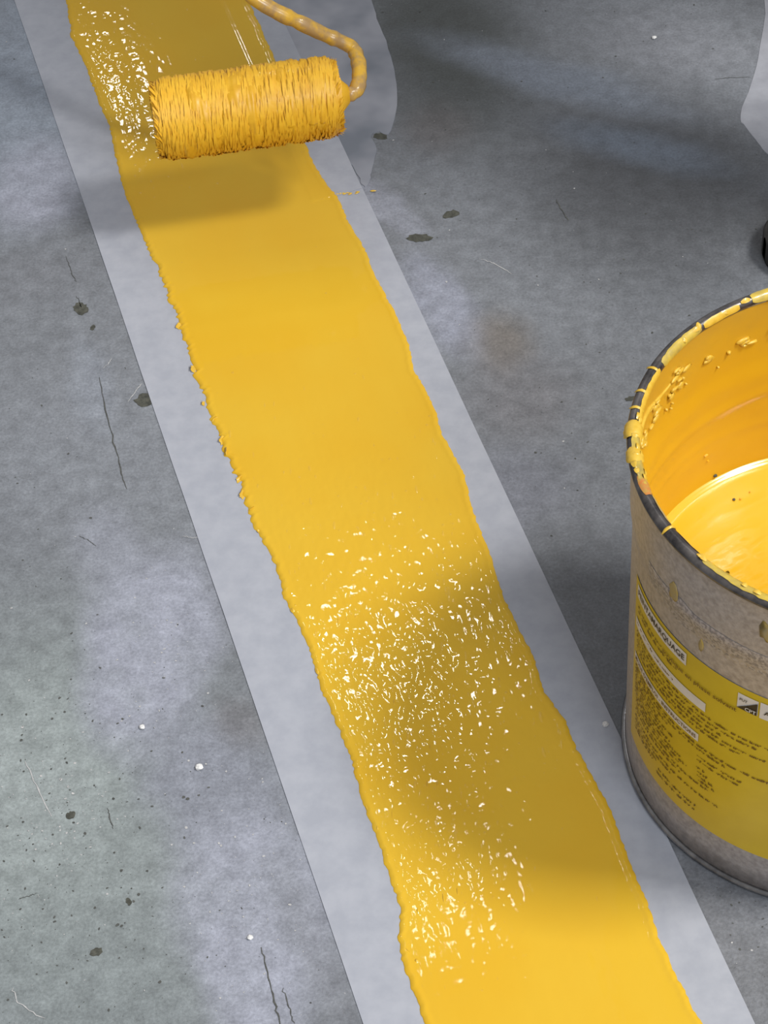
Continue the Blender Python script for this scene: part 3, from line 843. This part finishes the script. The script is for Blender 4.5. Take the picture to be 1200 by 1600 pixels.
# pile standing out at both ends
for end, sg in ((0.0, -1), (LEN, 1)):
    for i in range(420):
        a = rn.uniform(0, 2 * PI); r_ = rn.uniform(0.016, R0 + 0.002); ln = rn.uniform(0.004, 0.010); w = rn.uniform(0.03, 0.06)
        k0 = len(v)
        for q, ww in ((0, 1.0), (0.5, 0.9), (1.0, 0.2)):
            for sd in (-1, 1): v.append(rp(end + sg * (ln * q * 0.7 - 0.002), a + sd * w * ww + 0.25 * q, r_ + ln * 0.35 * q))
        for q in range(2): f.append((k0 + 2 * q, k0 + 2 * q + 1, k0 + 2 * q + 3, k0 + 2 * q + 2))
nap = mesh_obj('pile', v, f, M['nap'], sleeve, smooth=True)
tag(nap, kind='stuff')

def tube(name, pts, r_, mat, parent, seg=12, n=10, radii=None):
    P = densify([tuple(p) for p in pts], n, closed=False) if len(pts) > 2 else np.array(pts)
    P = np.array([np.array(p) for p in P]); P = np.concatenate([P, [np.array(pts[-1])]], 0)
    rings = []
    ref = Vector((0.2, 0.1, 1)).normalized()
    for i in range(len(P)):
        d = Vector(P[min(i + 1, len(P) - 1)] - P[max(i - 1, 0)]).normalized()
        x = d.cross(ref).normalized(); y = d.cross(x).normalized()
        rr_ = r_ if radii is None else float(np.interp(i / (len(P) - 1), np.linspace(0, 1, len(radii)), radii))
        rings.append([np.array(Vector(P[i]) + (x * math.cos(t) + y * math.sin(t)) * rr_) for t in np.linspace(0, 2 * PI, seg, endpoint=False)])
    c0 = [P[0]] * seg; c1 = [P[-1]] * seg
    return grid_mesh(name, np.array([c0] + rings + [c1]), mat, parent, close_u=True)
def densify3(pts, n): return densify(pts, n, closed=False)
# Catmull-Rom wraps at the ends of an open run, so repeat the end points
wire_pts = [at(500, 153, 0.125), at(536, 148, 0.125), at(552, 145, 0.126), at(560, 132, 0.128), at(561, 104, 0.133), at(553, 78, 0.138), at(535, 66, 0.145), at(505, 53, 0.155), at(470, 36, 0.168), at(430, 17, 0.182), at(395, -5, 0.195), at(340, -50, 0.215), at(300, -100, 0.235)]
wp = [wire_pts[0] * 2 - wire_pts[1]] + wire_pts + [wire_pts[-1] * 2 - wire_pts[-2]]
Pd = []
for i in range(1, len(wp) - 2):
    p0, p1, p2, p3 = wp[i - 1:i + 3]
    for j in range(8):
        t = j / 8
        Pd.append(0.5 * (2 * p1 + (p2 - p0) * t + (2 * p0 - 5 * p1 + 4 * p2 - p3) * t * t + (-p0 + 3 * p1 - 3 * p2 + p3) * t ** 3))
def tube_raw(name, P, radii, mat, parent, seg=14):
    rings = []; ref = Vector((0.2, 0.1, 1)).normalized()
    for i in range(len(P)):
        d = Vector(P[min(i + 1, len(P) - 1)] - P[max(i - 1, 0)]).normalized()
        x = d.cross(ref).normalized(); y = d.cross(x).normalized()
        rings.append([np.array(Vector(P[i]) + (x * math.cos(t) + y * math.sin(t)) * radii[i]) for t in np.linspace(0, 2 * PI, seg, endpoint=False)])
    return grid_mesh(name, np.array([[P[0]] * seg] + rings + [[P[-1]] * seg]), mat, parent, close_u=True)
rw = 0.0058 + 0.0018 * np.array([float(vnoise(i * 0.5, 0.3, 8)) for i in range(len(Pd))])
tube_raw('wire_frame', Pd, rw, M['wire'], roller)
Pe = [np.array(A_ + ax * s) for s in (LEN - 0.006, LEN - 0.004, LEN + 0.003, LEN + 0.006, LEN + 0.012)]
tube_raw('end_cap', Pe, [0.012, 0.018, 0.018, 0.014, 0.008], M['nap'], roller, 24)
Pe = [np.array(A_ + ax * s) for s in (0.006, 0.003, -0.002, -0.004)]
tube_raw('end_cap', Pe, [0.012, 0.017, 0.017, 0.008], M['nap'], roller, 24)
h0, h1 = Pd[-1], Pd[-1] + (Pd[-1] - Pd[-9]) / np.linalg.norm(Pd[-1] - Pd[-9]) * 0.13
Ph = [h0 + (h1 - h0) * q for q in np.linspace(0, 1, 14)]
tube_raw('handle', Ph, [0.010, 0.013, 0.0145, 0.0145, 0.014, 0.0145, 0.0155, 0.0165, 0.0165, 0.016, 0.0155, 0.016, 0.0165, 0.012], M['grip'], roller, 20)

tube_raw('paint_run', RUN, [0.0006 + 0.0013 * math.sin(PI * q) * (0.6 + 0.8 * float(vnoise(q * 14, 0.1, 3))) for q in np.linspace(0, 1, 30)], M['clot'], bucket, 8)

# ------------------------------------------------------------------ a person standing beyond the right edge: a shoe tip shows
M['trousers'] = two_tone('work_trousers', (0.035, 0.037, 0.045), (0.05, 0.052, 0.06), 120, 0.85)
M['jacket'] = two_tone('work_jacket', (0.05, 0.055, 0.075), (0.07, 0.075, 0.095), 120, 0.85)
M['skin'] = two_tone('skin', (0.55, 0.36, 0.27), (0.60, 0.40, 0.31), 60, 0.5)
M['hair'] = two_tone('hair', (0.03, 0.022, 0.018), (0.05, 0.036, 0.028), 200, 0.6)
person = empty('person', (0.585, 1.715, 0))
person.rotation_euler = (0, 0, math.radians(180))
tag(person, 'person standing past the right edge, only a dark shoe tip showing', 'person')
# joints in the figure's own frame: facing +x
J = {'pelvis': (0, 0, 0.95, 0.135), 'waist': (0, 0, 1.10, 0.125), 'chest': (0.01, 0, 1.32, 0.145), 'neckb': (0, 0, 1.48, 0.075), 'neck': (0.01, 0, 1.54, 0.055), 'head': (0.03, 0, 1.64, 0.085), 'crown': (0.02, 0, 1.72, 0.075)}
E_ = [('pelvis', 'waist'), ('waist', 'chest'), ('chest', 'neckb'), ('neckb', 'neck'), ('neck', 'head'), ('head', 'crown')]
for sd, nm, fx in ((1, 'l', 0.0), (-1, 'r', -0.24)):
    J['hip' + nm] = (fx * 0.3, sd * 0.10, 0.88, 0.095); J['knee' + nm] = (fx + 0.02, sd * 0.115, 0.50, 0.072)
    J['calf' + nm] = (fx, sd * 0.118, 0.34, 0.070); J['ankle' + nm] = (fx, sd * 0.12, 0.10, 0.060)
    J['sh' + nm] = (0, sd * 0.19, 1.42, 0.065); J['elb' + nm] = (-0.01, sd * 0.25, 1.14, 0.050); J['wri' + nm] = (0.07, sd * 0.25, 0.90, 0.036); J['palm' + nm] = (0.09, sd * 0.245, 0.83, 0.034)
    E_ += [('pelvis', 'hip' + nm), ('hip' + nm, 'knee' + nm), ('knee' + nm, 'calf' + nm), ('calf' + nm, 'ankle' + nm), ('chest', 'sh' + nm), ('sh' + nm, 'elb' + nm), ('elb' + nm, 'wri' + nm), ('wri' + nm, 'palm' + nm)]
    for k_ in range(5):
        fy = (k_ - 1.5) * 0.018 if k_ < 4 else 0.0
        fl_ = (0.055, 0.065, 0.060, 0.048)[k_] if k_ < 4 else 0.045
        bx_ = 0.02 * (k_ - 1.5) if k_ < 4 else 0.05
        J['f%d' % k_ + nm] = (0.09 + bx_, sd * 0.245, 0.83 - (fl_ * 0.8 if k_ < 4 else 0.0), 0.0095)
        J['t%d' % k_ + nm] = (0.10 + bx_ * 1.1, sd * 0.225, 0.83 - (fl_ * 1.4 if k_ < 4 else 0.035), 0.008)
        E_ += [('palm' + nm, 'f%d' % k_ + nm), ('f%d' % k_ + nm, 't%d' % k_ + nm)]
names = list(J)
me = bpy.data.meshes.new('body')
me.from_pydata([J[n_][:3] for n_ in names], [(names.index(a), names.index(b_)) for a, b_ in E_], [])
tmp = link(bpy.data.objects.new('body', me))
md = tmp.modifiers.new('skin', 'SKIN')
for i, n_ in enumerate(names):
    sv = me.skin_vertices[0].data[i]; sv.radius = (J[n_][3], J[n_][3]); sv.use_root = (n_ == 'pelvis')
tmp.modifiers.new('sub', 'SUBSURF').levels = 2
bpy.context.view_layer.update()
bm_ = bpy.data.meshes.new_from_object(tmp.evaluated_get(bpy.context.evaluated_depsgraph_get()))
bpy.data.objects.remove(tmp)
bm_.name = 'body'; bm_.materials.clear()
for k_ in ('trousers', 'jacket', 'skin', 'hair'): bm_.materials.append(M[k_])
for p in bm_.polygons:
    c = p.center; p.use_smooth = True
    arm = abs(c.y) > 0.19 and c.z > 0.7
    if c.z > 1.66 or (c.z > 1.58 and c.x < 0.0): p.material_index = 3
    elif c.z > 1.51 or (arm and c.z < 0.885): p.material_index = 2
    elif c.z > 1.0 or (arm and c.z >= 0.885): p.material_index = 1
bo = link(bpy.data.objects.new('body', bm_)); bo.parent = person
def person_part(name, c, rx, ry, rz, mat):
    bm = bmesh.new(); bmesh.ops.create_uvsphere(bm, u_segments=16, v_segments=10, radius=1)
    for v in bm.verts: v.co = Vector((c[0] + v.co.x * rx, c[1] + v.co.y * ry, c[2] + v.co.z * rz))
    m_e = bpy.data.meshes.new(name); bm.to_mesh(m_e); bm.free(); m_e.materials.append(mat); m_e.polygons.foreach_set('use_smooth', [True] * len(m_e.polygons))
    o = link(bpy.data.objects.new(name, m_e)); o.parent = person
person_part('nose', (0.118, 0, 1.625), 0.016, 0.012, 0.022, M['skin'])
person_part('mouth', (0.104, 0, 1.585), 0.010, 0.024, 0.006, M['shoe'])
for sd in (-1, 1):
    person_part('eye', (0.102, sd * 0.030, 1.645), 0.012, 0.013, 0.009, M['white'])
    person_part('ear', (0.02, sd * 0.088, 1.63), 0.018, 0.009, 0.030, M['skin'])
def shoe(px_, py_, ang):
    # toe at local x = 0, heel towards +x; turned so the toe points forward
    L_, n, mm = 0.29, 40, 28
    def half(x):
        return 0.050 * math.sqrt(max(0.0, 1 - (max(0.0, 0.075 - x) / 0.075) ** 2)) * (1 - 0.25 * smooth01(np.array((x - 0.09) / 0.09)) + 0.12 * smooth01(np.array((x - 0.18) / 0.06))) * math.sqrt(max(0.0, 1 - (max(0.0, x - 0.24) / 0.05) ** 2))
    def topz(x): return 0.055 + 0.075 * float(smooth01(np.array((x - 0.08) / 0.12)))
    def put(V):
        out = V.copy(); ca_, sa = math.cos(ang), math.sin(ang)
        x, y = 0.21 - V[..., 0], -V[..., 1]
        out[..., 0] = px_ + x * ca_ - y * sa; out[..., 1] = py_ + x * sa + y * ca_
        return out
    V = np.zeros((n, mm, 3)); Vs = np.zeros((n, 8, 3))
    for i in range(n):
        x = L_ * (0.5 - 0.5 * math.cos(PI * i / (n - 1))); hw = half(x) + 0.0004
        tz = 0.022 + (topz(x) - 0.022) * math.sqrt(max(0, min(1, x / 0.05))) ** 0.9
        for j in range(mm):
            t = PI * j / (mm - 1)
            V[i, j] = (x, hw * math.copysign(abs(math.cos(t)) ** 0.7, math.cos(t)), 0.020 + (tz - 0.020) * math.sin(t) ** 0.75)
        hs = hw + 0.004
        ring = [(-hs * 0.97, 0.0), (-hs, 0.004), (-hs, 0.020), (-hw * 0.9, 0.024), (hw * 0.9, 0.024), (hs, 0.020), (hs, 0.004), (hs * 0.97, 0.0)]
        xs = (x - L_ / 2) * 1.03 + L_ / 2
        for j, (yy, z_) in enumerate(ring): Vs[i, j] = (xs, yy, z_)
    up = grid_mesh('shoe', put(V), M['shoe'], person); grid_mesh('sole', put(Vs), M['sole'], up, close_u=True)
    for k_ in range(4):
        x = 0.10 + 0.018 * k_; z_ = topz(x) + 0.002
        P = put(np.array([(x, yy, z_ - 0.010 * (yy / 0.02) ** 2) for yy in np.linspace(-0.022, 0.022, 9)]))
        tube_raw('lace', list(P), [0.0022] * 9, M['sole'], up, 8)
shoe(0.02, 0.12, math.radians(4))
shoe(-0.22, -0.12, math.radians(-8))
